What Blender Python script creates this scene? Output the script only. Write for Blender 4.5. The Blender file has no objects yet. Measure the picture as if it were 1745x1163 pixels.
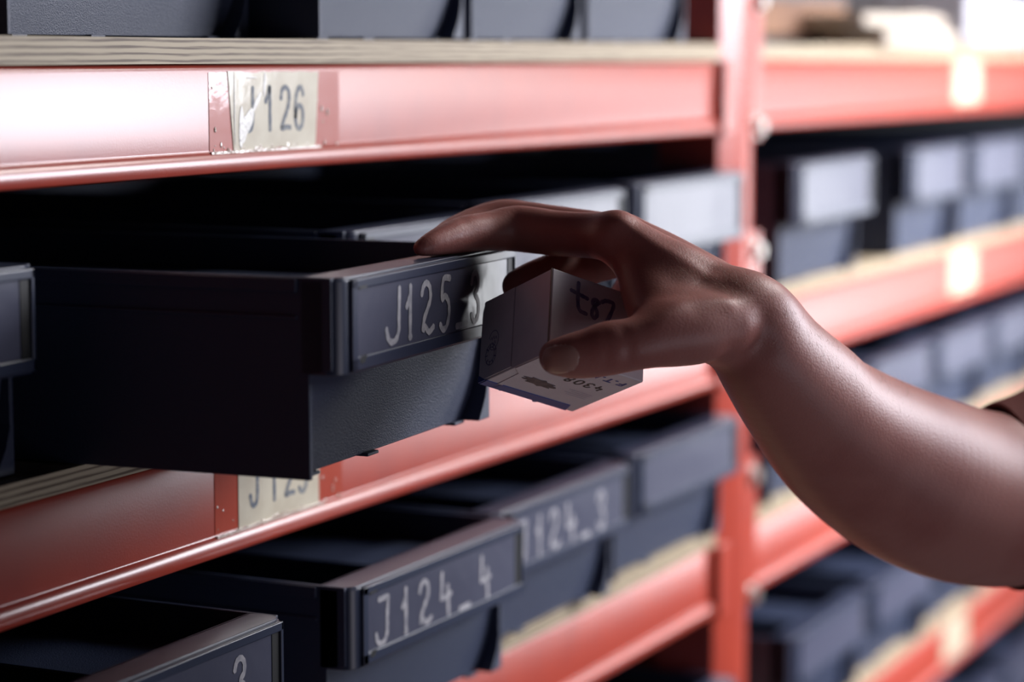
import bpy, bmesh, math, random
import numpy as np
from mathutils import Vector, Matrix
random.seed(7)
S = bpy.context.scene
COL = S.collection

# ------------------------------------------------------------------ camera, world, lights, exposure
FPX = 1745 * 85 / 36
PHI = math.radians(25.64); PIT = math.atan(488 / FPX)
CAM = np.array([0, -.6, 1.35])
FW = np.array([math.cos(PHI) * math.cos(PIT), math.sin(PHI) * math.cos(PIT), -math.sin(PIT)])
RT = np.array([math.sin(PHI), -math.cos(PHI), 0.]); UP = np.cross(RT, FW)

def at(px, py, d):
    """point at depth d (metres) behind pixel px, py of the photograph"""
    return CAM + d * (FW + RT * (px - 872.5) / FPX - UP * (py - 581.5) / FPX)

cd = bpy.data.cameras.new('camera'); cam = bpy.data.objects.new('camera', cd); COL.objects.link(cam)
cd.lens = 85; cd.sensor_width = 36; cd.clip_start = .02
cam.location = CAM
cam.rotation_euler = (math.pi / 2 - PIT, 0, PHI - math.pi / 2)
cd.dof.use_dof = True; cd.dof.focus_distance = 1.06; cd.dof.aperture_fstop = 4.2
cd.dof.aperture_blades = 8
S.camera = cam

w = bpy.data.worlds.new('world'); S.world = w; w.use_nodes = True
w.node_tree.nodes['Background'].inputs[0].default_value = (.55, .6, .9, 1)
w.node_tree.nodes['Background'].inputs[1].default_value = .012

def area(name, loc, target, sx, sy, power, col, spread=180):
    l = bpy.data.lights.new(name, 'AREA'); l.shape = 'RECTANGLE'; l.size = sx; l.size_y = sy
    l.energy = power; l.color = col; l.spread = math.radians(spread)
    o = bpy.data.objects.new(name, l); COL.objects.link(o); o.location = loc
    o.rotation_euler = (Vector(target) - Vector(loc)).to_track_quat('-Z', 'Y').to_euler()
    return o
# strong work lamp in the aisle, wide softer light further along it; the rest are unseen, added lamps
area('aisle_work_light', (2.14, -1.08, 1.58), (1.0, 0, 1.28), .60, .55, 24, (.90, .91, 1))
area('aisle_far_light', (5.15, -1.35, 1.22), (5.15, 0, 1.22), 2.1, 1.15, 30, (.90, .94, 1))
area('added_side_light', (3.4, -.85, 1.08), (2.2, 0, 1.06), .34, .30, .9, (.97, .97, 1), 100)  # unseen lamp added to brighten the far bay and its bins
area('added_bay_light', (2.5, -.85, 1.62), (2.15, 0, 1.08), .30, .30, 8, (1, .96, .95), 85)  # added out of view so the far bay is evenly bright
area('added_top_light', (2.0, -.65, 2.1), (1.3, -.1, 1.1), .35, .35, 9, (1, .97, .95))  # added overhead to light the wrist and the top of the arm
area('added_fill_light', (.75, -1.5, .85), (1.05, -.1, 1.2), .8, .6, 2.7, (.92, .87, 1))  # weak fill added to lift the packet and the near side of the hand
vs = S.view_settings
vs.view_transform = 'Standard'; vs.look = 'None'; vs.exposure = 0; vs.gamma = 1; vs.use_curve_mapping = False

# ------------------------------------------------------------------ materials
def mat(name, col, rough=.5, metal=0, coat=0, coat_r=.05, spec=.5, bump=None, var=None, sss=0, coat_n=False):
    m = bpy.data.materials.new(name); m.use_nodes = True
    nt = m.node_tree; b = nt.nodes['Principled BSDF']; N = nt.nodes; L = nt.links
    b.inputs['Base Color'].default_value = (*col, 1)
    b.inputs['Roughness'].default_value = rough; b.inputs['Metallic'].default_value = metal
    b.inputs['Coat Weight'].default_value = coat; b.inputs['Coat Roughness'].default_value = coat_r
    b.inputs['Specular IOR Level'].default_value = spec
    tc = N.new('ShaderNodeTexCoord')
    if sss:
        b.inputs['Subsurface Weight'].default_value = sss
        b.inputs['Subsurface Radius'].default_value = (1, .35, .18)
        b.inputs['Subsurface Scale'].default_value = .006
    if var:      # (second colour, scale, low, high)
        n = N.new('ShaderNodeTexNoise'); n.inputs['Scale'].default_value = var[1]; n.inputs['Detail'].default_value = 6
        L.new(tc.outputs['Object'], n.inputs['Vector'])
        r = N.new('ShaderNodeValToRGB'); r.color_ramp.elements[0].position = var[2]; r.color_ramp.elements[1].position = var[3]
        r.color_ramp.elements[0].color = (*col, 1); r.color_ramp.elements[1].color = (*var[0], 1)
        L.new(n.outputs['Fac'], r.inputs['Fac']); L.new(r.outputs['Color'], b.inputs['Base Color'])
    if bump:     # (scale, strength, distance)
        n = N.new('ShaderNodeTexNoise'); n.inputs['Scale'].default_value = bump[0]; n.inputs['Detail'].default_value = 3
        L.new(tc.outputs['Object'], n.inputs['Vector'])
        bp = N.new('ShaderNodeBump'); bp.inputs['Strength'].default_value = bump[1]; bp.inputs['Distance'].default_value = bump[2]
        L.new(n.outputs['Fac'], bp.inputs['Height']); L.new(bp.outputs['Normal'], b.inputs['Normal'])
        if coat_n: L.new(bp.outputs['Normal'], b.inputs['Coat Normal'])
    return m

RED = (.41, .056, .034)
M = {}
M['red'] = mat('red_paint', RED, .31, coat=.25, coat_r=.20, spec=.45, var=((.36, .052, .036), 30, .35, .7), bump=(900, .12, .0004))
M['red_tape'] = mat('clear_tape_over_red_paint', (.47, .068, .036), .28, coat=1, coat_r=.06, bump=(90, .09, .0012), coat_n=True)
M['tape_edge'] = mat('folded_clear_tape', (.62, .50, .42), .2, coat=1, coat_r=.08, bump=(300, .6, .002), coat_n=True)
M['milky_glare'] = mat('milky_tape_with_glare', (.86, .84, .80), .35, bump=(500, .5, .001))  # milky crumpled tape, with the white glare of its creases put into the colour
M['steel'] = mat('zinc_bolt', (.55, .53, .5), .32, metal=.8)
M['navy'] = mat('navy_plastic', (.030, .042, .086), .46, spec=.6, bump=(1700, .6, .0007))
M['navy_smooth'] = mat('navy_plastic_smooth', (.034, .044, .082), .32, spec=.6)
M['recess_shade'] = mat('painted_recess_shade', (.003, .004, .006), .6)  # black painted in for the shade inside slots and notches
M['card'] = mat('slate_label_card', (.075, .080, .125), .38, spec=.3, coat=.22, coat_r=.14, bump=(26, .22, .004), coat_n=True)
M['ink_light'] = mat('silver_marker', (.50, .49, .52), .42, spec=.3, var=((.34, .34, .38), 260, .4, .6))
M['ink_dark'] = mat('faded_black_print', (.09, .11, .15), .6, var=((.26, .27, .27), 320, .45, .65))
M['paper'] = mat('cream_paper', (.66, .60, .46), .5, coat=.8, coat_r=.10, bump=(90, .12, .001), coat_n=True, var=((.58, .51, .38), 60, .4, .65))
M['box'] = mat('white_cardboard', (.88, .82, .86), .55, bump=(500, .1, .0003), var=((.78, .71, .76), 40, .4, .7))
M['box_blue'] = mat('blue_print', (.03, .075, .36), .45)
M['ink_purple'] = mat('purple_marker', (.16, .13, .30), .5, var=((.30, .27, .42), 220, .4, .65))
M['ink_black'] = mat('black_print', (.02, .02, .035), .5)
M['box_edge'] = mat('cut_card_edge', (.36, .28, .24), .7)
M['blot'] = mat('dark_picture_print', (.02, .025, .06), .45, var=((.09, .07, .10), 260, .45, .6))
M['skin'] = mat('skin', (.45, .195, .165), .44, spec=.4, sss=.25, var=((.37, .135, .115), 22, .42, .68), bump=(900, .22, .0006))
M['nail'] = mat('nail', (.54, .30, .25), .28, spec=.55, sss=.1)
M['sleeve'] = mat('dark_red_cloth', (.16, .028, .02), .85, bump=(700, .5, .001))
M['cardboard'] = mat('brown_cardboard', (.20, .10, .055), .8, var=((.13, .065, .04), 14, .4, .6))
M['pale_sheet'] = mat('pale_folded_sheet', (.40, .35, .30), .7)
M['plastic_film'] = mat('grey_plastic_film', (.50, .50, .58), .25, coat=.6, bump=(40, .6, .01))
M['dark_goods'] = mat('dark_grey_goods', (.07, .065, .07), .6)
M['wall'] = mat('dark_wall', (.03, .03, .035), .9)
M['floor'] = mat('concrete_floor', (.10, .10, .105), .7, var=((.07, .07, .075), 4, .4, .6))

def ply():
    m = mat('plywood', (.45, .33, .18), .6)
    nt = m.node_tree; N = nt.nodes; L = nt.links; b = N['Principled BSDF']
    tc = N.new('ShaderNodeTexCoord'); mp = N.new('ShaderNodeMapping'); mp.inputs['Scale'].default_value = (2.2, 2.2, 1)
    n = N.new('ShaderNodeTexNoise'); n.inputs['Scale'].default_value = 9; n.inputs['Detail'].default_value = 5
    L.new(tc.outputs['Object'], mp.inputs[0]); L.new(mp.outputs[0], n.inputs['Vector'])
    sp = N.new('ShaderNodeSeparateXYZ'); L.new(tc.outputs['Object'], sp.inputs[0])
    ad = N.new('ShaderNodeMath'); ad.operation = 'MULTIPLY_ADD'; ad.inputs[1].default_value = .0016
    L.new(n.outputs['Fac'], ad.inputs[0]); L.new(sp.outputs['Z'], ad.inputs[2])
    mu = N.new('ShaderNodeMath'); mu.operation = 'MULTIPLY'; mu.inputs[1].default_value = 2 * math.pi / .0029
    L.new(ad.outputs[0], mu.inputs[0])
    si = N.new('ShaderNodeMath'); si.operation = 'SINE'; L.new(mu.outputs[0], si.inputs[0])
    # fine fibres
    mp2 = N.new('ShaderNodeMapping'); mp2.inputs['Scale'].default_value = (30, 30, 1400)
    n2 = N.new('ShaderNodeTexNoise'); n2.inputs['Scale'].default_value = 1; n2.inputs['Detail'].default_value = 3
    L.new(tc.outputs['Object'], mp2.inputs[0]); L.new(mp2.outputs[0], n2.inputs['Vector'])
    m2 = N.new('ShaderNodeMath'); m2.operation = 'MULTIPLY_ADD'; m2.inputs[1].default_value = .33
    L.new(si.outputs[0], m2.inputs[0]); L.new(n2.outputs['Fac'], m2.inputs[2])
    r = N.new('ShaderNodeValToRGB'); e = r.color_ramp.elements
    e[0].position = .18; e[0].color = (.10, .058, .028, 1); e[1].position = .55; e[1].color = (.46, .38, .26, 1)
    L.new(m2.outputs[0], r.inputs['Fac']); L.new(r.outputs['Color'], b.inputs['Base Color'])
    return m
M['ply'] = ply()

# ------------------------------------------------------------------ mesh helpers
def link(name, bm, m, parent=None, smooth=False, bevel=0, seg=2):
    me = bpy.data.meshes.new(name); bm.normal_update(); bm.to_mesh(me); bm.free()
    ms = m if isinstance(m, (list, tuple)) else [m]
    for x in ms: me.materials.append(M[x])
    o = bpy.data.objects.new(name, me); COL.objects.link(o)
    if parent: o.parent = parent
    if smooth:
        for f in me.polygons: f.use_smooth = True
    if bevel:
        md = o.modifiers.new('bevel', 'BEVEL'); md.width = bevel; md.segments = seg; md.limit_method = 'ANGLE'; md.angle_limit = math.radians(40)
        for f in me.polygons: f.use_smooth = True
        md.harden_normals = True
    return o

def box(bm, x0, x1, y0, y1, z0, z1):
    v = [bm.verts.new(p) for p in ((x0,y0,z0),(x1,y0,z0),(x1,y1,z0),(x0,y1,z0),(x0,y0,z1),(x1,y0,z1),(x1,y1,z1),(x0,y1,z1))]
    for f in ((0,3,2,1),(4,5,6,7),(0,1,5,4),(1,2,6,5),(2,3,7,6),(3,0,4,7)): bm.faces.new([v[i] for i in f])

def prism(bm, poly, axis, a, b):
    """extrude a 2-D polygon along an axis ('x': poly is (y,z); 'z': (x,y))"""
    mk = (lambda p, t: (t, p[0], p[1])) if axis == 'x' else ((lambda p, t: (p[0], t, p[1])) if axis == 'y' else (lambda p, t: (p[0], p[1], t)))
    A = [bm.verts.new(mk(p, a)) for p in poly]; B = [bm.verts.new(mk(p, b)) for p in poly]
    n = len(poly); fs = [bm.faces.new(A), bm.faces.new(B[::-1])]
    for i in range(n): fs.append(bm.faces.new((A[i], B[i], B[(i+1) % n], A[(i+1) % n])))
    bmesh.ops.recalc_face_normals(bm, faces=fs)

def cyl(bm, c, r, h, axis='y', n=20):
    poly = [(r*math.cos(2*math.pi*i/n), r*math.sin(2*math.pi*i/n)) for i in range(n)]
    if axis == 'y': prism(bm, [(c[0]+p, c[2]+q) for p, q in poly], 'y', c[1], c[1]+h)
    else: prism(bm, [(c[0]+p, c[1]+q) for p, q in poly], 'z', c[2], c[2]+h)

def tag(o, label, cat, group=None, kind=None):
    if label: o['label'] = label
    if cat: o['category'] = cat
    if group: o['group'] = group
    if kind: o['kind'] = kind
    return o

def empty(name, loc, rz=0, ry=0):
    o = bpy.data.objects.new(name, None); COL.objects.link(o); o.location = loc; o.rotation_euler = (0, ry, rz)
    o.empty_display_size = .02
    return o

# ---- handwriting: strokes on a unit cell (0..1 wide, 0..1 high), grown to thin raised ribbons
GL = {
 'J': [[(.25,1),(.72,1.0),(.74,.9),(.72,.5),(.72,.2),(.6,.04),(.38,.0),(.2,.08),(.12,.24)]],
 'j': [[(.72,1),(.72,.5),(.72,.22),(.6,.04),(.38,.0),(.2,.08),(.1,.26)]],
 '1': [[(.18,.66),(.42,.84),(.56,1),(.56,.5),(.56,0)]],
 'l': [[(.56,1),(.55,.5),(.55,0)], [(.25,.62),(.40,.72),(.52,.82)], [(.5,.02),(.62,.02)]],
 '2': [[(.14,.74),(.22,.93),(.48,1),(.72,.9),(.76,.7),(.62,.46),(.36,.22),(.2,.03),(.5,.05),(.84,.04)]],
 'z': [[(.12,.80),(.22,.95),(.42,1),(.62,.9),(.66,.68),(.5,.5),(.28,.3),(.2,.08),(.34,.14),(.58,.02),(.86,.1)]],
 '3': [[(.18,.80),(.3,.96),(.54,1),(.74,.88),(.72,.68),(.5,.55),(.72,.42),(.78,.2),(.62,.03),(.38,.0),(.2,.14)]],
 '4': [[(.26,1),(.24,.7),(.16,.42),(.5,.42),(.86,.46)], [(.66,.66),(.66,.3),(.68,0)]],
 '5': [[(.82,1),(.36,1),(.28,.62),(.52,.66),(.78,.5),(.80,.24),(.62,.03),(.36,.0),(.2,.1)]],
 '6': [[(.80,.82),(.66,.97),(.45,.98),(.25,.8),(.18,.45),(.22,.15),(.45,.0),(.70,.08),(.80,.28),(.72,.48),(.5,.56),(.28,.46),(.2,.3)]],
 '_': [[(.1,.04),(.9,.06)]],
 't': [[(.40,1.15),(.40,.5),(.5,.12),(.85,.05)], [(.05,.78),(.45,.72),(.88,.66)]],
 'w': [[(.82,.9),(.5,1),(.3,.82),(.55,.6),(.7,.3),(.5,.08),(.3,.2),(.35,.5),(.7,.85)]],
 '7': [[(.05,.86),(.35,.98),(.8,.95),(.72,.6),(.42,.05)]],
 '0': [[(.5,1),(.24,.84),(.18,.5),(.24,.16),(.5,0),(.76,.16),(.82,.5),(.76,.84),(.5,1)]],
 '8': [[(.5,1),(.26,.86),(.3,.62),(.5,.52),(.76,.36),(.74,.1),(.5,0),(.24,.1),(.24,.36),(.5,.52),(.72,.64),(.74,.86),(.5,1)]],
 'F': [[(.2,0),(.2,1),(.8,1)], [(.2,.54),(.68,.54)]],
 'T': [[(.1,1),(.9,1)], [(.5,1),(.5,0)]],
 'N': [[(.2,0),(.2,1),(.8,0),(.8,1)]],
 '.': [[(.4,.04),(.6,.04)]],
}
STRAIGHT = set('FTN._4l')
def smooth_path(p, k=5):
    P = [Vector((*q, 0)) for q in p]; out = []
    for i in range(len(P)-1):
        a = P[max(i-1,0)]; b = P[i]; c = P[i+1]; d = P[min(i+2,len(P)-1)]
        for j in range(k):
            t = j/k
            out.append(.5*((2*b)+(c-a)*t+(2*a-5*b+4*c-d)*t*t+(3*b-a-3*c+d)*t**3))
    out.append(P[-1]); return out

def ribbon(bm, pts, wd, put, th=.00012):
    """pts: 2-D vectors in metres; put(u,v,n) -> 3-D. One thin solid strip with rounded ends."""
    n = len(pts); L = []; R = []
    for i, q in enumerate(pts):
        t = (pts[min(i+1,n-1)] - pts[max(i-1,0)]); t = t.normalized() if t.length > 0 else Vector((1,0,0))
        nn = Vector((-t.y, t.x, 0)); h = wd*.5*(.93 + .09*math.sin(i*1.7+q.x*900))
        L.append(q+nn*h); R.append(q-nn*h)
    def cap(c, t0, h):
        a0 = math.atan2(t0.y, t0.x)
        return [c+Vector((math.cos(a0+a), math.sin(a0+a), 0))*h for a in (math.radians(60), 0, math.radians(-60))]
    te = (pts[-1]-pts[-2]).normalized(); ts = (pts[0]-pts[1]).normalized()
    top = []; bot = []
    for q in L: top.append(bm.verts.new(put(q.x,q.y,th)))
    for q in R: bot.append(bm.verts.new(put(q.x,q.y,th)))
    for i in range(n-1): bm.faces.new((top[i], bot[i], bot[i+1], top[i+1]))
    e = [bm.verts.new(put(q.x,q.y,th)) for q in cap(pts[-1], te, wd*.5)]; bm.faces.new([top[-1]]+[bot[-1]]+e[::-1])
    s = [bm.verts.new(put(q.x,q.y,th)) for q in cap(pts[0], ts, wd*.5)]; bm.faces.new([bot[0]]+[top[0]]+s[::-1])

def write(chars, put, wd, parent, m, name='lettering'):
    """chars: list of (glyph, u0, v0, width, height, slant)"""
    bm = bmesh.new()
    for g, u0, v0, cw, ch, sl in chars:
        for st in GL[g]:
            pth = [Vector((*q,0)) for q in st]
            if g in STRAIGHT:
                dd = []
                for a, b in zip(pth, pth[1:]): dd += [a.lerp(b, t/3) for t in range(3)]
                pth = dd + [pth[-1]]
            else: pth = smooth_path(st)
            pts = [Vector((u0 + (q.x + sl*(q.y-.5))*cw, v0 + q.y*ch, 0)) for q in pth]
            ribbon(bm, pts, wd, put)
    bmesh.ops.recalc_face_normals(bm, faces=bm.faces)
    return link(name, bm, m, parent)

# ------------------------------------------------------------------ the building
def struct(name, bm, m):
    o = link(name, bm, m); o['kind'] = 'structure'; return o
bm = bmesh.new(); box(bm, -1, 6, -3.2, .75, -.05, 0); struct('floor', bm, 'floor')
bm = bmesh.new(); box(bm, -1, 6, .65, .75, 0, 3); struct('wall_back', bm, 'wall')

# ------------------------------------------------------------------ uprights
def upright(x, label):
    t = tag(empty('rack_upright', (x, 0, 0)), label, 'shelf upright', 'uprights of the red rack')
    bm = bmesh.new()
    # open channel: front flange, two webs running back, inner lips
    prof = [(0,0),(.025,-.0105),(.040,-.0105),(.062,0),(.062,.045),(.052,.045),(.052,.042),(.059,.042),(.059,.003),(.039,-.0075),(.026,-.0075),(.003,.003),(.003,.042),(.010,.042),(.010,.045),(0,.045)]
    prism(bm, prof, 'z', 0, 1.95)
    link('front_post', bm, 'red', t, bevel=.0012)
    bm = bmesh.new(); prism(bm, [(p, .55-q) for p, q in prof], 'z', 0, 1.95); link('rear_post', bm, 'red', t, bevel=.0012)
    for z in (.25, .9, 1.6):
        bm = bmesh.new(); box(bm, .02, .042, .04, .51, z, z+.03); link('brace', bm, 'red', t)
    return t
PX = [.278, 1.580, 2.885]
upright(PX[0], 'red steel upright at the near end, left of the picture edge')
upright(PX[1], 'red slotted steel upright between the near bay and the far bay')
upright(PX[2], 'red steel upright beyond the right picture edge')

# ------------------------------------------------------------------ beams and boards
LV = {'J126': (1.346, 1.3575), 'J125': (1.1685, 1.1780), 'J124': (1.0050, 1.0165), 'J123': (.8170, .8285), 'J122': (.6420, .6535)}
HB = .0505
beam_names = {
 ('J126',0): 'glossy red shelf beam with the J126 label, uppermost in the near bay',
 ('J125',0): 'red shelf beam with the half hidden J125 label, under the pulled out bin',
 ('J124',0): 'dark red shelf beam below the bins marked J124 in the near bay',
 ('J123',0): 'lowest red shelf beam of the near bay, at the bottom right of the upright',
 ('J122',0): 'red shelf beam below the bottom edge of the picture in the near bay',
 ('J126',1): 'pink lit red shelf beam with blank cream label, uppermost in the far bay',
 ('J125',1): 'bright red shelf beam with cream label just above the forearm in the far bay',
 ('J124',1): 'pale lit red shelf beam passing behind the forearm in the far bay',
 ('J123',1): 'red shelf beam with cream label below the forearm in the far bay',
 ('J122',1): 'lowest red shelf beam of the far bay, at the bottom right corner',
}
board_names = {
 ('J126',0): 'plywood board with striped edge on top of the J126 beam',
 ('J125',0): 'plywood board peeking out under the pulled out J125_3 bin',
 ('J124',0): 'pale plywood board under the bins marked J124',
 ('J123',0): 'plywood board under the dark bin low beside the upright',
 ('J122',0): 'plywood board of the near bay below the bottom picture edge',
 ('J126',1): 'plywood board under the cardboard and parcel at the top right',
 ('J125',1): 'pale lit plywood board just above the wrist, far bay',
 ('J124',1): 'plywood board passing behind the forearm, far bay',
 ('J123',1): 'plywood board above the cream label at the bottom right',
 ('J122',1): 'plywood board in the bottom right corner',
}
for (lv, bay), lab in beam_names.items():
    zt, zb = LV[lv]
    x0 = PX[bay] + .062; x1 = PX[bay+1]
    t = tag(empty('shelf_beam', (x0, 0, zt-HB)), lab, 'shelf beam', 'front beams of the red rack')
    Lx = x1 - x0
    bm = bmesh.new()
    # folded profile: rounded top edge, face, step and rounded bottom lip
    H = HB
    prof = [(.0,.0105),(-.0022,.0085),(-.0030,.004),(-.0018,.0008),(.004,0),(.03,0),(.03,.002),(.006,.002),(.006,H-.002),(.03,H-.002),(.03,H),(.004,H),(.0012,H-.0010),(0,H-.0034)]
    prism(bm, prof, 'x', 0, Lx)
    link('beam_profile', bm, 'red', t, bevel=.0008, seg=2)
    for sx, xs in ((0, 0), (1, Lx)):
        bm = bmesh.new()
        if sx == 0: box(bm, -.030, .010, -.0065, -.0032, -.006, H+.055)
        else: box(bm, Lx-.004, Lx+.020, -.0065, -.0032, 0, H)
        pl = link('end_plate', bm, 'red', t, bevel=.0008)
        if sx == 0:
            for zz in (.004, H+.042):
                bm = bmesh.new(); cyl(bm, (-.008, -.0100, zz), .0085, .0035); cyl(bm, (-.008, -.0150, zz), .0060, .005, n=6)
                link('bolt', bm, 'steel', pl, bevel=.0006)
    # label card, if the photo shows one
    lx = {0: .9524, 1: 2.190}[bay] - x0
    if lv in ('J126', 'J125', 'J123', 'J124') and not (bay == 0 and lv in ('J124', 'J123')):
        lw = .0745 if bay == 0 else .085
        lz0, lz1 = (.0105, .0465) if bay == 0 else (.006, .048)
        if bay == 0:
            bm = bmesh.new(); dx0, dx1 = (-.020, .024)
            box(bm, lx+dx0, lx+lw+dx1, -.00025, 0.0, .0108, H-.004)
            tp = link('tape', bm, 'red_tape', t)
            bm = bmesh.new()
            # curled tape edge along the bottom step and ragged beads
            box(bm, lx+dx0, lx+lw+dx1-.02, -.0016, -.0001, .0094, .0106)
            for k in range(46):
                q = random.random(); xx = lx+dx0 + q*(lw+dx1-dx0); zz = .0105 + random.random()**3*.034
                if lx < xx < lx+lw and zz > .0125: zz = .0115
                r = random.uniform(.0003, .0011)
                bmesh.ops.create_icosphere(bm, subdivisions=1, radius=r, matrix=Matrix.Translation((xx, -.0004, zz)) @ Matrix.Diagonal((1, .4, random.uniform(.7, 2.2), 1)))
            link('tape_wrinkle', bm, 'tape_edge', tp)
        bm = bmesh.new()
        nn = 14; top = [(lx + lw*i/nn + .0003*random.uniform(-1,1), lz1 + .0005*random.uniform(-1,1)) for i in range(nn+1)]
        bot = [(lx + lw*i/nn, lz0 + .0006*random.uniform(-1,1)) for i in range(nn+1)]
        if bay == 0 and lv == 'J126': top[0] = (lx-.0045, lz1+.0005); top[-1] = (lx+lw+.0035, lz1)
        prism(bm, bot + top[::-1], 'y', -.0006, -.0002)
        lb = link('label', bm, 'paper', t); lb['label'] = 'cream paper label reading ' + lv if bay == 0 else 'blank cream paper label'
        if bay == 0:
            put = lambda u, v, n, lx=lx, z0=zt-HB: (lx+u, -.0006-n, v)
            d = {'J126': '6', 'J125': '5'}[lv]
            write([('j',.0095,.0195,.0100,.0195,.05),('1',.0265,.0195,.0100,.0200,0),('2',.0405,.0192,.0120,.0200,.05),(d,.0535,.0192,.0115,.0200,.05)], put, .0027, lb, 'ink_dark')
            if lv == 'J126':
                bm = bmesh.new()
                for (u, v, ww, hh, a) in ((.0125,.0235,.0068,.0150,.62),(.0205,.0325,.0030,.0120,.70),(.0065,.0210,.0042,.0200,.05),(.0090,.0200,.0060,.0140,.3),(.0275,.0405,.0022,.0120,.12),(.0008,.030,.0008,.034,0),(.016,.044,.010,.0009,0)):
                    mt = Matrix.Translation((lx+u, -.0007, v)) @ Matrix.Rotation(a, 4, 'Y') @ Matrix.Diagonal((ww/2, .00018, hh/2, 1))
                    bmesh.ops.create_icosphere(bm, subdivisions=3, radius=1, matrix=mt)
                link('tape_crease', bm, 'milky_glare', tp, smooth=True)
    bm = bmesh.new(); box(bm, 0, Lx, -.0012, .52, 0, zb-zt)
    b = link('shelf_board', bm, 'ply', None); b.location = (x0, 0, zt)
    tag(b, board_names[(lv, bay)], 'shelf board', 'plywood boards of the rack')

# ------------------------------------------------------------------ bins
def make_bin(W, H, L, chars=None, lz=(.053, .022)):
    t = empty('storage_bin', (0,0,0)); th = .0025; z1 = .5*H if H > .087 else .044; yl = .017; yb = .0235; r = .008
    bm = bmesh.new()
    side = [(yl-.003, .001), (L, .001), (L, H), (.004, H), (.004, z1+.002), (yl-.003, z1)]
    prism(bm, side, 'x', 0, th); prism(bm, side, 'x', W-th, W)
    box(bm, th, W-th, yb, L, .001, .001+th)                                  # bottom
    box(bm, th, W-th, L-th, L, .001, H)                                      # back wall
    # lower front wall leaning inwards to the bottom, with a fillet in the right lower corner
    prism(bm, [(yl, z1), (yb, .001), (yb+th, .001), (yl+th, z1)], 'x', th, W-th)
    prism(bm, [(W-th, .001), (W-.014, .001), (W-.010, .006), (W-.006, .012), (W-th, .022)], 'y', yb-.010, yb+.001)
    # tabs beneath the front edge
    for u in (.06, .36, .86): box(bm, W*u, W*u+.011, yb-.003, yb+.006, 0, .0015)
    box(bm, 0, W, L-.03, L-.02, 0, .0015)
    # side flange and grip step
    for xs in ((-.0015, 0), (W, W+.0015)):
        box(bm, xs[0], xs[1], .019, L-.01, H-.006, H-.0005); box(bm, xs[0]*.6, xs[1] if xs[0]==0 else (xs[0]+.0009 if xs[0] > 0 else 0), .019, L*.8, H-.017, H-.0155)
    link('shell', bm, 'navy', t, bevel=.0007)
    # protruding label front with rounded corners, hollow
    bm = bmesh.new()
    def arc(cx, cy, a0, a1, rr, n=6): return [(cx+rr*math.cos(math.radians(a0+(a1-a0)*i/n)), cy+rr*math.sin(math.radians(a0+(a1-a0)*i/n))) for i in range(n+1)]
    outer = [(0, yl+.001)] + arc(r, r, 180, 270, r) + arc(W-r, r, 270, 360, r) + [(W, yl+.001)]
    inner = [(W-th, yl+.001)] + arc(W-r, r, 360, 270, r-th) + arc(r, r, 270, 180, r-th) + [(th, yl+.001)]
    prism(bm, outer+inner, 'z', z1, H-.001)
    prism(bm, [(th, yl+.001)] + arc(r, r, 180, 270, r-.001) + arc(W-r, r, 270, 360, r-.001) + [(W-th, yl+.001)], 'z', H-.002, H)   # flat top ledge
    prism(bm, [(th, yl+.001)] + arc(r, r, 180, 270, r-.001) + arc(W-r, r, 270, 360, r-.001) + [(W-th, yl+.001)], 'z', z1, z1+.002)  # underside
    box(bm, th, W-th, yl-.001, yl+.0015, z1, H)
    link('label_front', bm, 'navy_smooth', t, bevel=.0006)
    # raised frame
    a, b, c, d = .0085, W-.0045, z1+.001, H-.0012
    bm = bmesh.new(); e = -.0016
    box(bm, a, b, e, .001, d-.0042, d); box(bm, a, b, e, .001, c, c+.0055)
    box(bm, a, a+.005, e, .001, c, d); box(bm, b-.0022, b, e, .001, c, d)
    fr = link('label_frame', bm, 'navy_smooth', t, bevel=.0006)
    bm = bmesh.new(); box(bm, b-.0085, b-.0022, -.0006, .0002, c+.0055, d-.0042)  # solid black strip standing for the shaded gap beside the card
    link('recess_shade', bm, 'recess_shade', fr)
    bm = bmesh.new(); box(bm, a+.006, a+.013, e-.0001, e+.0004, d-.0042, d-.0030)  # notches are black patches on the frame, their shade is only colour
    link('notch_shade', bm, 'recess_shade', fr)
    bm = bmesh.new(); prism(bm, [(a+.006, c+.0042), (a+.008, c+.0056), (a+.013, c+.0058), (a+.0105, c+.0028), (a+.007, c+.0026)], 'y', e-.0001, e+.0004)
    link('notch_shade', bm, 'recess_shade', fr)
    # bowed card
    bm = bmesh.new(); n = 16; u0, u1 = a+.005, b-.0085; rows = []
    for i in range(n+1):
        s = i/n; bow = .0012*math.sin(math.pi*s)*.6
        rows.append([bm.verts.new((u0+(u1-u0)*s, yy-bow if k < 2 else yy, zz)) for k, (yy, zz) in enumerate(((-.0003, c+.0055), (-.0003, d-.0042), (.0003, d-.0042), (.0003, c+.0055)))])
    for i in range(n):
        for k in range(4): bm.faces.new((rows[i][k], rows[i+1][k], rows[i+1][(k+1)%4], rows[i][(k+1)%4]))
    bm.faces.new(rows[0][::-1]); bm.faces.new(rows[-1])
    bmesh.ops.recalc_face_normals(bm, faces=bm.faces)
    cd_ = link('label_card', bm, 'card', t)
    if chars:
        put = lambda u, v, nn_: (u, -.0004-.0012*.6*math.sin(math.pi*min(max((u-u0)/(u1-u0),0),1))-nn_, v)
        write(chars, put, .0030, cd_, 'ink_light')
    return t

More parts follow.
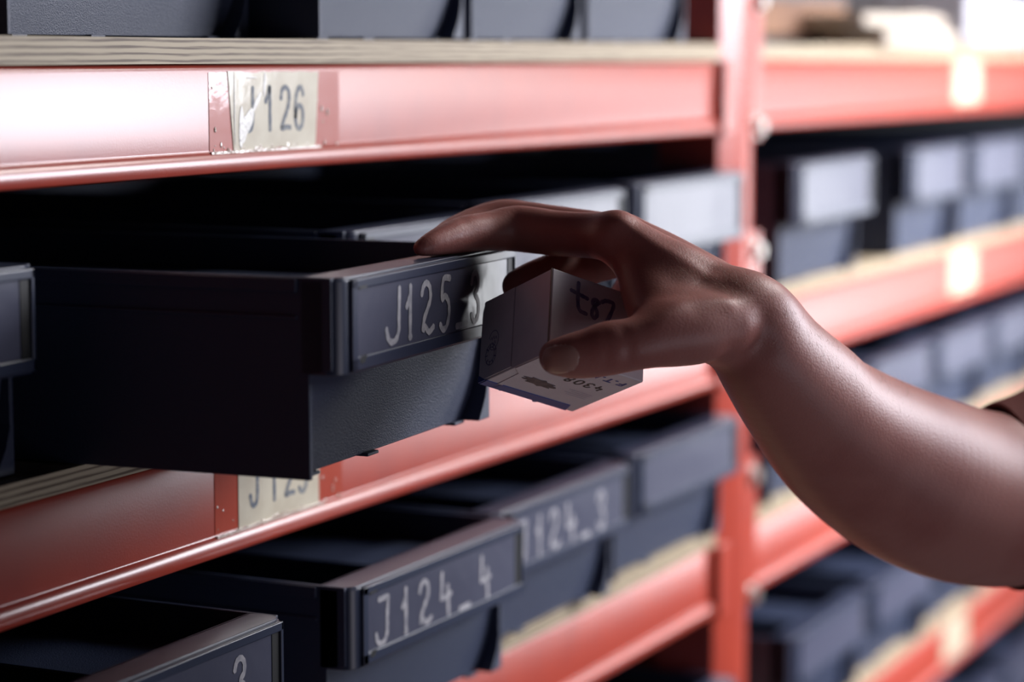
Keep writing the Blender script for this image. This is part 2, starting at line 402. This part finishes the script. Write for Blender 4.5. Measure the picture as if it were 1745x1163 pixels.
def letters(seq, z=.0530, h=.0218):
    return [(g, u, z + (.0 if g != '_' else -.0004), cw, h if g != '_' else .004, sl) for g, u, cw, sl in seq]
T3 = letters([('j',.040,.019,.06),('l',.0585,.0115,.05),('z',.0745,.0165,.03),('5',.0935,.0150,.08),('_',.1125,.0140,0),('3',.1285,.0140,.0)])
T4 = letters([('J',.0205,.0175,.05),('l',.0455,.0115,.0),('z',.064,.0165,.03),('4',.0865,.0150,-.05),('_',.1085,.0140,0),('4',.1320,.0150,-.05)], .0520)
T5 = letters([('J',.0205,.0175,.05),('l',.0455,.0115,.0),('z',.064,.0165,.03),('4',.0865,.0150,-.05),('_',.1085,.0140,0),('3',.1320,.0140,0)], .0520)
T6 = letters([('J',.0205,.0175,.05),('l',.0455,.0115,.0),('z',.064,.0165,.03),('4',.0865,.0150,-.05),('_',.1085,.0140,0),('3',.1400,.0140,0)], .0520)
Z5, Z4, Z3, Z2, Z6 = [LV[k][1] for k in ('J125', 'J124', 'J123', 'J122', 'J126')]
BINS = [  # x, y, z, yaw, W, H, text, label
 (.8335,-.124,Z5,3.5,.188,.0835,T3,'navy bin marked J125_3, pulled far out with fingers resting on its rim'),
 (.609,-.006,Z5,0,.186,.088,None,'dark navy bin cut by the left picture edge beside the bin marked J125_3'),
 (1.030,-.018,Z5,0,.150,.086,None,'navy bin whose lit front shows just above the pulled out J125_3 bin'),
 (1.187,-.020,Z5,0,.183,.091,None,'navy bin behind the knuckles with its lit label front'),
 (1.383,-.022,Z5,0,.192,.0925,None,'pale lit navy bin touching the upright at the right, above the wrist'),
 (.725,-.050,Z4,0,.187,.084,T6,'navy bin whose label ends in _3, in the bottom left of the picture'),
 (.972,-.050,Z4,0,.190,.084,T4,'navy bin marked J124_4 with silver marker writing'),
 (1.170,-.030,Z4,0,.187,.084,T5,'blurred navy bin marked J124_3 just behind the bin marked J124_4'),
 (1.383,-.022,Z4,0,.187,.084,None,'grey blue lit bin left of the upright, in the row of the bins marked J124'),
 (.826,.016,Z6,0,.190,.085,None,'navy bin set back at the top left, on the J126 beam board'),
 (1.029,-.016,Z6,0,.156,.085,None,'top row bin whose dark side shows, right of the set back one'),
 (1.195,-.016,Z6,0,.146,.085,None,'navy bin in the top row, second to the left of the upright'),
 (1.352,-.016,Z6,0,.160,.085,None,'navy bin in the top row standing next to the upright'),
 (1.390,-.022,Z3,0,.183,.084,None,'dark bin low beside the foot of the upright, on the lowest near board'),
 (1.694,-.020,Z5,0,.186,.0925,None,'pale lit bin first right of the upright, just above the wrist'),
 (1.990,-.020,Z5,0,.170,.0925,None,'pale lit bin standing between two gaps in the row above the forearm'),
 (2.192,-.020,Z5,0,.186,.0925,None,'pale lit bin at the right picture edge in the row above the forearm'),
 (2.400,-.020,Z5,0,.186,.0925,None,'pale bin mostly beyond the right picture edge in the row above the forearm'),
 (1.680,-.020,Z4,0,.186,.084,None,'pale bin first right of the upright showing below the wrist'),
 (1.880,-.020,Z4,0,.186,.084,None,'pale bin hidden by the forearm, behind its widest part'),
 (2.080,-.020,Z4,0,.186,.084,None,'brightly lit bin directly above the forearm'),
 (2.280,-.020,Z4,0,.186,.084,None,'bluish white lit bin above the forearm near the right picture edge'),
 (2.480,-.020,Z4,0,.186,.084,None,'white lit bin above the sleeve at the right picture edge'),
 (1.700,-.020,Z3,0,.186,.084,None,'grey blue bin first right of the upright in the bottom row'),
 (1.900,-.020,Z3,0,.186,.084,None,'grey blue bin under the elbow, second right of the upright in the bottom row'),
 (2.100,-.020,Z3,0,.186,.084,None,'grey bin under the forearm, left of the cream label in the bottom row'),
 (2.300,-.020,Z3,0,.186,.084,None,'bin hidden behind the forearm beside the sleeve in the bottom row'),
 (2.160,-.020,Z2,0,.186,.084,None,'navy bin on the lowest board, touching the bottom picture edge'),
 (2.360,-.020,Z2,0,.186,.084,None,'navy bin on the lowest board in the bottom right corner'),
]
for (x, y, z, yaw, W_, H_, tx, lab) in BINS:
    t = make_bin(W_, H_, .34, tx); t.location = (x, y, z); t.rotation_euler.z = math.radians(yaw)
    tag(t, lab, 'storage bin', 'navy storage bins on the rack')

# ------------------------------------------------------------------ goods on the top board of the far bay
def slab(name, m, x0, x1, y0, y1, z0, z1, label, cat, rz=0, amp=.0, bev=.002):
    bm = bmesh.new(); n = 10; lx = x1-x0; rows = []
    for i in range(n+1):
        s = i/n; q = amp*math.sin(s*5.1+x0*9)+amp*.6*math.sin(s*11)
        rows.append([bm.verts.new(p) for p in ((s*lx, 0, 0), (s*lx, y1-y0, 0), (s*lx, y1-y0, z1-z0+q), (s*lx, 0, z1-z0+q))])
    for i in range(n):
        for k in range(4): bm.faces.new((rows[i][k], rows[i][(k+1)%4], rows[i+1][(k+1)%4], rows[i+1][k]))
    bm.faces.new(rows[0]); bm.faces.new(rows[-1][::-1]); bmesh.ops.recalc_face_normals(bm, faces=bm.faces)
    o = link(name, bm, m, bevel=bev); o.location = (x0, y0, z0); o.rotation_euler.z = rz
    return tag(o, label, cat)
ZT = Z6
slab('cardboard_sheet', 'dark_goods', 1.66, 2.0, .06, .40, ZT, ZT+.008, 'thin dark sheet under the brown cardboard at the top right', 'sheet')
slab('cardboard_box', 'cardboard', 1.655, 2.02, .05, .42, ZT+.008, ZT+.036, 'flat brown cardboard box on the top board right of the upright', 'cardboard box')
slab('grey_carton', 'dark_goods', 1.66, 2.15, .09, .45, ZT+.036, ZT+.075, 'dark grey carton lying on the flat brown cardboard box', 'carton', amp=.002)
slab('folded_sheet', 'pale_sheet', 1.935, 2.18, -.012, .045, ZT, ZT+.014, 'pale folded sheet lying at the front edge of the top right board', 'folded sheet', .03, .0015)
slab('folded_sheet', 'pale_sheet', 1.90, 2.17, -.004, .045, ZT+.016, ZT+.027, 'upper pale folded sheet resting on the lower one at the top right', 'folded sheet', .03, .001)
slab('wrapped_parcel', 'plastic_film', 2.20, 2.46, -.01, .20, ZT, ZT+.052, 'shiny grey film wrapped parcel in the top right corner', 'parcel', 0, .004, .006)

# ------------------------------------------------------------------ the small white box in the hand
G = at(935, 600, 1.035)
pxm = FPX / 1.035 / 1.06
def camvec(dx, dy, dz): return (RT*dx - UP*dy + FW*dz) / pxm
va = camvec(8, -137, 55.5); vb = camvec(-114, 60, 146); vc = camvec(157, 51, 104)
ea = va/np.linalg.norm(va); eb = vb - ea*(vb@ea); eb /= np.linalg.norm(eb); ec = np.cross(ea, eb)
if ec @ vc < 0: ec = -ec
LA, LB, LC = [float(np.linalg.norm(v)) for v in (va, vb, vc)]
def bp(a, b, c): return tuple(G + ea*a + eb*b + ec*c)        # metres along the three edges from the near corner
root = tag(empty('medicine_box', tuple(G)), 'small white cardboard box with purple writing, held between thumb and fingers', 'box')
root.name = 'cardboard_packet'
def lp(a, b, c): return tuple(np.array(bp(a, b, c)) - G)
bm = bmesh.new()
co = [lp(a, b, c) for a in (0, LA) for b in (0, LB) for c in (0, LC)]
v = [bm.verts.new(p) for p in co]
for f in ((0,1,3,2),(4,6,7,5),(0,4,5,1),(2,3,7,6),(0,2,6,4),(1,5,7,3)): bm.faces.new([v[i] for i in f])
bmesh.ops.recalc_face_normals(bm, faces=bm.faces)
link('carton', bm, 'box', root, bevel=.0007)
def plate(name, poly, face, m, off0=.0001, off1=.0004, bev=0):
    """polygon in two edge coordinates on a box face, raised slightly outwards"""
    bm = bmesh.new()
    def P(u, v_, n):
        return {'ab': lp(u, v_, -n), 'ac': lp(u, -n, v_), 'bc': lp(-n, u, v_)}[face]
    A = [bm.verts.new(P(*q, off0)) for q in poly]; B = [bm.verts.new(P(*q, off1)) for q in poly]
    bm.faces.new(A); bm.faces.new(B[::-1])
    for i in range(len(poly)): bm.faces.new((A[i], B[i], B[(i+1)%len(poly)], A[(i+1)%len(poly)]))
    bmesh.ops.recalc_face_normals(bm, faces=bm.faces)
    return link(name, bm, m, root, bevel=bev)
# tucked end flap with a rounded corner on the left face, seam, and the lid edge
fl = [(.0008, LB*.53), (.0008, LB-.0003), (LA-.006, LB-.0003), (LA-.003, LB-.0012), (LA-.0012, LB-.004), (LA-.0006, LB*.53)]
o = plate('flap', fl, 'ab', 'box', .0001, .0006); o['label'] = 'rounded side flap'
plate('cut_edge', [(.0, .0004), (.0, .0011), (LA, .0011), (LA, .0004)], 'ab', 'box_edge', .0, .0003)
plate('tuck_flap', [(.0004, LC*.02), (LB*.48, LC*.01), (LB*.56, LC*.10), (LB-.0012, LC*.12), (LB-.0008, LC*.16), (.0004, LC*.16)][::-1], 'bc', 'box', 0, .0003)
# blue stripe on the lower face along its left edge, with torn teeth
bs = [(LB-.0002, 0), (LB-.0002, LC*.20), (LB+.0004, LC*.215), (LB-.0002, LC*.23), (LB-.0002, LC*.56), (LB+.0010, LC*.575), (LB+.0010, LC*.60), (LB-.0002, LC*.615), (LB-.0002, LC*.92), (LB-.0068, LC*.88), (LB-.0060, 0)]
plate('blue_stripe', bs, 'bc', 'box_blue', 0, .0003)
plate('blue_corner', [(0, LB-.0055), (0, LB-.0001), (.0030, LB-.0001), (.0030, LB-.0010)], 'ab', 'box_blue', .0001, .00075)
# picture print
bm = bmesh.new(); poly = []
for i in range(26):
    a = 2*math.pi*i/26; rr = 1 + .12*math.sin(i*2.3) + .10*math.cos(i*4.1)
    poly.append((LB*.62 + .0032*rr*math.sin(a)+.0008*math.cos(a), LC*.36 + .0088*rr*math.cos(a)))
bm.free(); plate('picture_print', poly, 'bc', 'blot', 0, .0002)
# writing: on the right face (a up, c along)
put = lambda u, v_, n: lp(v_, -n, u)
write([('t', LC*.19, LA*.57, .0105, .0120, .0), ('w', LC*.385, LA*.55, .0070, .0095, 0), ('7', LC*.515, LA*.56, .0085, .0105, 0)], put, .0021, root, 'ink_purple', 'marker_writing')
# printed number, seen upside down on the lower face
def put(u, v_, n):      # reading direction runs back along -c, letter tops point towards +b
    return lp(-n, LB*.30 + v_, LC*.90 - u)
def putn(u, v_, n): return lp(-n, LB*.33 + v_, LC*.86 - u)
write([('4', 0, 0, .0048, .0052, .1), ('3', .0054, 0, .0048, .0052, .1), ('0', .0108, 0, .0048, .0052, .1), ('8', .0162, 0, .0048, .0052, .1)], putn, .0010, root, 'ink_black', 'printed_number')
def putb(u, v_, n): return lp(-n, LB*.13 + v_, LC*.93 - u)
write([('F', 0, 0, .0040, .0036, 0), ('.', .0042, 0, .003, .004, 0), ('T', .0068, 0, .0040, .0036, 0), ('.', .0112, 0, .003, .004, 0), ('N', .0140, 0, .0040, .0036, 0)], putb, .0011, root, 'box_blue', 'printed_mark')
bm = bmesh.new()
for k in range(4):
    def pl_(u, v_, n): return lp(-n, LB*.56 + .0018*k + v_, LC*.88 - u)
    ribbon(bm, [Vector((.0,0,0)), Vector((.006,0,0)), Vector((.0125-.002*(k%2),0,0))], .00022, pl_)
link('small_print', bm, 'ink_purple', root)
# round stamp on the left face
bm = bmesh.new()
def pst(u, v_, n): return lp(LA*.40 + v_, LB*.80 + u, -.0006-n)
for (cx, cy, rr, a0, a1) in ((0, .0018, .0046, 20, 330), (.0016, -.0045, .0050, 0, 360), (.0016, -.0045, .0034, 30, 300)):
    ribbon(bm, [Vector((cx+rr*.8*math.cos(math.radians(a0+(a1-a0)*i/24)), cy+rr*math.sin(math.radians(a0+(a1-a0)*i/24)), 0)) for i in range(25)], .00035, pst)
for i in range(9):
    a = i*.7; c_ = Vector((.0016+.0042*.8*math.cos(a), -.0045+.0042*math.sin(a), 0)); d_ = Vector((math.cos(a), math.sin(a), 0))*.0008
    ribbon(bm, [c_-d_, c_, c_+d_], .0006, pst)
for k, (xx, yy) in enumerate(((-.0018,.0028),(0,.0032),(.0016,.0030),(-.001,.0008),(.001,.0006))):
    ribbon(bm, [Vector((xx-.0006,yy-.0009,0)), Vector((xx,yy+.0006,0)), Vector((xx+.0007,yy-.0004,0))], .0004, pst)
link('ink_stamp', bm, 'ink_purple', root)

# ------------------------------------------------------------------ the arm and hand (distance field turned into one surface)
def mm(r): return r/1000
CH = []     # chains: list of (points 3-D, radii), blend
def chain(pts, k=.004, sub=9):
    P = np.array([at(*p[:3]) for p in pts]); Rr = np.array([mm(p[3]) for p in pts])
    if sub > 1 and len(P) > 2:
        out = []; ro = []
        for i in range(len(P)-1):
            a, b, c, d = P[max(i-1,0)], P[i], P[i+1], P[min(i+2,len(P)-1)]
            ra, rb, rc, rd = Rr[max(i-1,0)], Rr[i], Rr[i+1], Rr[min(i+2,len(P)-1)]
            for j in range(sub):
                t = j/sub; f = lambda a,b,c,d: .5*((2*b)+(c-a)*t+(2*a-5*b+4*c-d)*t*t+(3*b-a-3*c+d)*t**3)
                out.append(f(a,b,c,d)); ro.append(f(ra,rb,rc,rd))
        out.append(P[-1]); ro.append(Rr[-1]); P = np.array(out); Rr = np.array(ro)
    CH.append((P, Rr, k))
# forearm
chain([(1255,545,1.058,17),(1303,607,1.070,22.5),(1382,694,1.100,29.8),(1458,760,1.130,36.5),(1557,816,1.160,41.8),(1665,849,1.190,43.5),(1790,850,1.215,42),(1900,830,1.235,41)], .010)
chain([(1275,535,1.066,16.5),(1335,585,1.078,14),(1400,645,1.095,14)], .012)
# upper arm bending upwards beyond the picture edge
chain([(1830,845,1.225,42),(1900,780,1.235,44),(1990,620,1.26,48)], .010)
# metacarpals
chain([(1050,404,1.076,11.6),(1120,445,1.072,12),(1200,490,1.068,13.5),(1290,545,1.066,17)], .008)
chain([(1064,408,1.097,11.6),(1150,455,1.090,13),(1300,555,1.080,17)], .008)
chain([(1080,430,1.117,11),(1170,490,1.105,14),(1310,575,1.090,17)], .008)
chain([(1098,458,1.133,10),(1190,520,1.118,14),(1310,600,1.095,16)], .008)
# index finger: over the rim
chain([(1050,404,1.076,11.4),(1005,401,1.086,10.4),(950,398,1.094,10.4),(882,390,1.100,10.6),(835,394,1.094,9.0),(793,400,1.084,8.6),(760,409,1.073,7.2),(734,417,1.064,5.4),(718,423,1.060,3.9)], .003)
# middle finger, just behind it
chain([(1064,408,1.097,11.2),(985,392,1.110,9.8),(900,380,1.120,9.8),(858,377,1.122,10.2),(815,384,1.116,8.8),(772,398,1.104,7.2),(750,408,1.094,5.4)], .002)
# ring finger: behind the box
chain([(1080,430,1.117,11),(1030,442,1.124,10),(985,455,1.124,10),(940,468,1.116,9.6),(905,480,1.106,8.8),(884,488,1.098,7.8)], .003)
# little finger, closing on the back of the box
chain([(1098,458,1.133,10),(1075,500,1.140,9),(1040,545,1.142,8.6),(1000,570,1.134,8),(975,580,1.126,7)], .003)
# thumb
chain([(949,609,1.021,7.8),(975,607,1.0205,9.6),(1005,602,1.021,10.6),(1037,594,1.022,11.6),(1082,586,1.024,11.4),(1128,574,1.030,13),(1180,566,1.038,14.5),(1235,560,1.048,15)], .004)
# web between thumb and index, thenar mass
chain([(1090,450,1.070,10.5),(1103,505,1.056,11),(1128,560,1.038,12)], .009)
chain([(1140,480,1.066,13),(1165,530,1.054,15),(1215,550,1.056,16)], .010)
chain([(1130,500,1.085,14),(1200,540,1.080,17)], .010)

VX = .00125
allP = np.concatenate([c[0] for c in CH[:]]); 
lo = allP.min(0) - .055; hi = allP.max(0) + .055
nx, ny, nz = [int(v) for v in np.ceil((hi-lo)/VX)]
F_ = np.full((nx, ny, nz), .05, dtype=np.float32)
def seg_field(X, a, b, ra, rb):
    ab = (b-a).astype(np.float32); L2 = float(ab@ab)
    px, py, pz = X[0]-np.float32(a[0]), X[1]-np.float32(a[1]), X[2]-np.float32(a[2])
    t = np.clip((px*ab[0]+py*ab[1]+pz*ab[2])/L2, 0, 1)
    return np.sqrt((px-t*ab[0])**2+(py-t*ab[1])**2+(pz-t*ab[2])**2) - (ra+(rb-ra)*t).astype(np.float32)
def grid(i0, i1):
    ax = [(lo[k] + VX*np.arange(i0[k], i1[k])).astype(np.float32) for k in range(3)]
    return ax[0][:,None,None], ax[1][None,:,None], ax[2][None,None,:]
def rng_of(P, pad):
    i0 = np.maximum(((P.min(0)-pad-lo)/VX).astype(int), 0); i1 = np.minimum(((P.max(0)+pad-lo)/VX).astype(int)+2, [nx,ny,nz]); return i0, i1
for P, Rr, k in CH:
    pad = Rr.max() + .014
    i0, i1 = rng_of(P, pad); sl = tuple(slice(i0[q], i1[q]) for q in range(3))
    loc = np.full(tuple(i1-i0), .05, dtype=np.float32)
    for a, b, ra, rb in zip(P, P[1:], Rr, Rr[1:]):
        j0, j1 = rng_of(np.array([a, b]), pad); j0 = np.maximum(j0, i0); j1 = np.minimum(j1, i1)
        X = grid(j0, j1); s2 = tuple(slice(j0[q]-i0[q], j1[q]-i0[q]) for q in range(3))
        loc[s2] = np.minimum(loc[s2], seg_field(X, a, b, ra, rb))
    cur = F_[sl]; h = np.clip(.5 + .5*(cur-loc)/k, 0, 1)
    F_[sl] = cur*(1-h) + loc*h - k*h*(1-h)

def dent(pts, depth, width, sgn=1):
    """groove (or ridge) along a polyline on the skin"""
    P = np.array([at(*p) for p in pts])
    i0, i1 = rng_of(P, width*3); X = grid(i0, i1); sl = tuple(slice(i0[q], i1[q]) for q in range(3))
    d = np.full(tuple(i1-i0), 1., dtype=np.float32)
    for a, b in zip(P, P[1:]): d = np.minimum(d, seg_field(X, a, b, 0, 0))
    F_[sl] += sgn*depth*np.exp(-(d/width)**2)
# knuckle and wrist creases, tendons
dent([(1062,560,1.013),(1072,585,1.011),(1070,612,1.014)], .0007, .0022)
dent([(1030,560,1.012),(1036,590,1.009),(1032,622,1.013)], .0004, .0022)
dent([(1205,625,1.045),(1250,606,1.036),(1300,590,1.043)], .0016, .006)
dent([(1060,372,1.064),(1130,420,1.056),(1210,465,1.050)], .0009, .004, -1)
dent([(1120,545,1.014),(1170,520,1.030),(1240,515,1.035)], .0011, .005, -1)
dent([(1160,470,1.044),(1200,490,1.045),(1240,500,1.046)], .0012, .007)
dent([(878,352,1.092),(880,385,1.088),(876,420,1.092)], .0004, .0025)
dent([(790,372,1.078),(792,402,1.075),(790,430,1.080)], .0003, .002)
# the packet presses into the hand: carve its volume out
pc = np.array([bp(a, b, c) for a in (0, LA) for b in (0, LB) for c in (0, LC)])
i0, i1 = rng_of(pc, .004); X = grid(i0, i1); sl = tuple(slice(i0[q], i1[q]) for q in range(3))
def ax_(e, Ln):
    q = (X[0]-np.float32(G[0]))*np.float32(e[0]) + (X[1]-np.float32(G[1]))*np.float32(e[1]) + (X[2]-np.float32(G[2]))*np.float32(e[2])
    return np.abs(q-Ln/2)-Ln/2
bd = np.maximum(np.maximum(ax_(ea, LA), ax_(eb, LB)), ax_(ec, LC)) - .0008
F_[sl] = np.maximum(F_[sl], -bd)
# keep the fingertips on top of the bin rim
def above(px_lo, px_hi, z):
    X = grid((0,0,0), (nx,ny,nz))
zi = int((Z5 + .0835 + .0003 - lo[2])/VX)
yi = [int((-.130-lo[1])/VX), int((-.085-lo[1])/VX)]; xi = [0, int((1.035-lo[0])/VX)]
zz = (lo[2]+VX*np.arange(nz)).astype(np.float32)
yy = (lo[1]+VX*np.arange(ny)).astype(np.float32); xx = (lo[0]+VX*np.arange(nx)).astype(np.float32)
c35, s35 = math.cos(math.radians(3.5)), math.sin(math.radians(3.5))
ux = (xx[:,None]-.8335)*c35 + (yy[None,:]+.124)*s35; vy = -(xx[:,None]-.8335)*s35 + (yy[None,:]+.124)*c35
rim = np.maximum(np.maximum(-.0025-vy, vy-.0190), np.maximum(-.002-ux, ux-.190))[:,:,None]
rimb = np.maximum(rim, np.maximum(zz-(Z5+.0835), (Z5+.030)-zz)[None,None,:]) - .0006
F_ = np.maximum(F_, -rimb)

def surface_nets(F, lo, h):
    ins = F < 0
    s = [slice(None,-1), slice(1,None)]
    cnt = np.zeros(tuple(n-1 for n in F.shape), np.int8)
    for i in (0,1):
        for j in (0,1):
            for k in (0,1): cnt += ins[s[i], s[j], s[k]]
    act = (cnt > 0) & (cnt < 8); idx = np.argwhere(act)
    vid = np.full(act.shape, -1, np.int64); vid[act] = np.arange(len(idx))
    acc = np.zeros((len(idx), 3)); num = np.zeros(len(idx))
    cs = [(i,j,k) for i in (0,1) for j in (0,1) for k in (0,1)]
    val = {c: F[idx[:,0]+c[0], idx[:,1]+c[1], idx[:,2]+c[2]].astype(np.float64) for c in cs}
    for a in cs:
        for d in range(3):
            if a[d] == 0:
                b = list(a); b[d] = 1; b = tuple(b); fa, fb = val[a], val[b]; m = (fa < 0) != (fb < 0)
                t = np.where(m, fa/np.where(m, fa-fb, 1), 0)
                p = np.array(a, float)[None,:] + np.eye(3)[d][None,:]*t[:,None]
                acc[m] += p[m]; num[m] += 1
    V = lo + h*(idx + acc/num[:,None])
    quads = []
    for d in range(3):
        a = [slice(None)]*3; b = [slice(None)]*3; a[d] = slice(None,-1); b[d] = slice(1,None)
        A, B = ins[tuple(a)], ins[tuple(b)]
        for flip, m in ((False, A & ~B), (True, ~A & B)):
            e = np.argwhere(m); u, w_ = (d+1) % 3, (d+2) % 3
            e = e[(e[:,u] > 0) & (e[:,w_] > 0)]
            e = e[(e[:,u] < act.shape[u]) & (e[:,w_] < act.shape[w_])]
            def g(du, dw):
                q = e.copy(); q[:,u] -= du; q[:,w_] -= dw; return vid[q[:,0], q[:,1], q[:,2]]
            Q = np.stack([g(1,1), g(0,1), g(0,0), g(1,0)], 1)
            if flip: Q = Q[:, ::-1]
            quads.append(Q)
    return V, np.concatenate(quads)
V, Q = surface_nets(F_, lo, VX)
org = at(1240, 545, 1.06)
me = bpy.data.meshes.new('arm'); me.from_pydata((V-org).tolist(), [], Q.tolist()); me.update()
me.materials.append(M['skin'])
for f in me.polygons: f.use_smooth = True
person = empty('person', tuple(org))
tag(person, 'person reaching in from the right, bare forearm, hand holding the white packet', 'person')
arm = bpy.data.objects.new('arm', me); COL.objects.link(arm); arm.parent = person
sm = arm.modifiers.new('smooth', 'SMOOTH'); sm.factor = .5; sm.iterations = 10
arm['label'] = 'bare right forearm and hand, thumb in front, index finger on the bin rim'

def Fat(p):
    q = (np.asarray(p)-lo)/VX; i = np.floor(q).astype(int); t = q-i
    c = F_[i[0]:i[0]+2, i[1]:i[1]+2, i[2]:i[2]+2]
    c = c[0]*(1-t[0])+c[1]*t[0]; c = c[0]*(1-t[1])+c[1]*t[1]; return float(c[0]*(1-t[2])+c[1]*t[2])
def skin_depth(px, py, d0=.98, d1=1.09):
    d = d0
    while d < d1:
        v = Fat(at(px, py, d))
        if v < 0: return d
        d += min(max(v*.7, .0002), .001)
    return None
# thumb nail: a curved plate lying on the thumb
bm = bmesh.new(); n = 14; rows = []
for i in range(n+1):
    row = []
    for j in range(n+1):
        a, b = -1+2*i/n, -1+2*j/n
        x_ = a*math.sqrt(1-.42*b*b); y_ = b*math.sqrt(1-.42*a*a)
        px = 956+33*x_ ; py = 612 + 25*y_ - 2.5*x_
        d = skin_depth(px, py)
        if d is None: d = 1.017
        edge = max(abs(a), abs(b))
        row.append(np.array([px, py, d - .00035 + .0007*max(0, edge-.7)/.3]))
    rows.append(row)
rows = np.array(rows); dd = rows[:,:,2].copy()
for _ in range(4):
    q = dd.copy(); q[1:-1,1:-1] = (dd[:-2,1:-1]+dd[2:,1:-1]+dd[1:-1,:-2]+dd[1:-1,2:]+dd[1:-1,1:-1]*2)/6; dd = q
vs_ = [[bm.verts.new(at(rows[i,j,0], rows[i,j,1], dd[i,j]) - org) for j in range(n+1)] for i in range(n+1)]
for i in range(n):
    for j in range(n): bm.faces.new((vs_[i][j], vs_[i+1][j], vs_[i+1][j+1], vs_[i][j+1]))
bmesh.ops.recalc_face_normals(bm, faces=bm.faces)
nail = link('thumbnail', bm, 'nail', person, smooth=True)
sd = nail.modifiers.new('thick', 'SOLIDIFY'); sd.thickness = .0004; sd.offset = 0

# sleeve round the upper arm: an open tube with a hem
bm = bmesh.new(); rings = []; ns = 40
for s, (px, py, d, r) in enumerate([(1708,848,1.203,46.8),(1713,848,1.204,47.6),(1760,842,1.21,49.5),(1830,815,1.22,54),(1910,765,1.24,58),(2000,640,1.27,62)]):
    c = at(px, py, d); tdir = [at(1760,835,1.21)-at(1712,842,1.205), at(2000,640,1.27)-at(1880,790,1.23)][s > 3]; tdir = tdir/np.linalg.norm(tdir)
    e1 = np.cross(tdir, FW); e1 /= np.linalg.norm(e1); e2 = np.cross(tdir, e1)
    rings.append([bm.verts.new(c + mm(r)*(1+.02*math.sin(a*5+s*1.3))*(e1*math.cos(a)+e2*math.sin(a)) - org) for a in [2*math.pi*i/ns for i in range(ns)]])
for A, B in zip(rings, rings[1:]):
    for i in range(ns): bm.faces.new((A[i], A[(i+1)%ns], B[(i+1)%ns], B[i]))
bmesh.ops.recalc_face_normals(bm, faces=bm.faces)
sl_ = link('sleeve', bm, 'sleeve', person, smooth=True); sl_['label'] = 'dark red short sleeve with its hem'
sd = sl_.modifiers.new('thick', 'SOLIDIFY'); sd.thickness = .0016
ss = sl_.modifiers.new('sub', 'SUBSURF'); ss.levels = 1; ss.render_levels = 2

# fine hair on the wrist and forearm
rng = np.random.default_rng(3)
hc = bpy.data.curves.new('arm_hair', 'CURVE'); hc.dimensions = '3D'; hc.bevel_depth = .000035; hc.bevel_resolution = 0
n_h = 0
while n_h < 520:
    px = rng.uniform(1150, 1560); top = np.interp(px, [1150,1275,1345,1430,1500,1585], [418,466,520,580,622,664])
    py = top + 3 + abs(rng.normal(0, 38)); d = skin_depth(px, py, 1.0, 1.2)
    if d is None: continue
    p = at(px, py, d); g = np.array([Fat(p+np.eye(3)[k]*.002)-Fat(p-np.eye(3)[k]*.002) for k in range(3)]); g /= np.linalg.norm(g)+1e-9
    dr = at(px-18, py-15, d)-p; dr = dr/np.linalg.norm(dr)*rng.uniform(.5,1) + rng.normal(0,.25,3); L_ = rng.uniform(.003,.0075)
    sp_ = hc.splines.new('POLY'); sp_.points.add(3)
    for k in range(4):
        q = p - g*.0006 + L_*k/3*(dr*.9+g*(.75-.13*k)) - org
        sp_.points[k].co = (*q, 1); sp_.points[k].radius = 1-.25*k
    n_h += 1
M['hair'] = mat('fine_hair', (.42, .28, .18), .4)
hc.materials.append(M['hair'])
ho = bpy.data.objects.new('arm_hair', hc); COL.objects.link(ho); ho.parent = person; ho['kind'] = 'stuff'
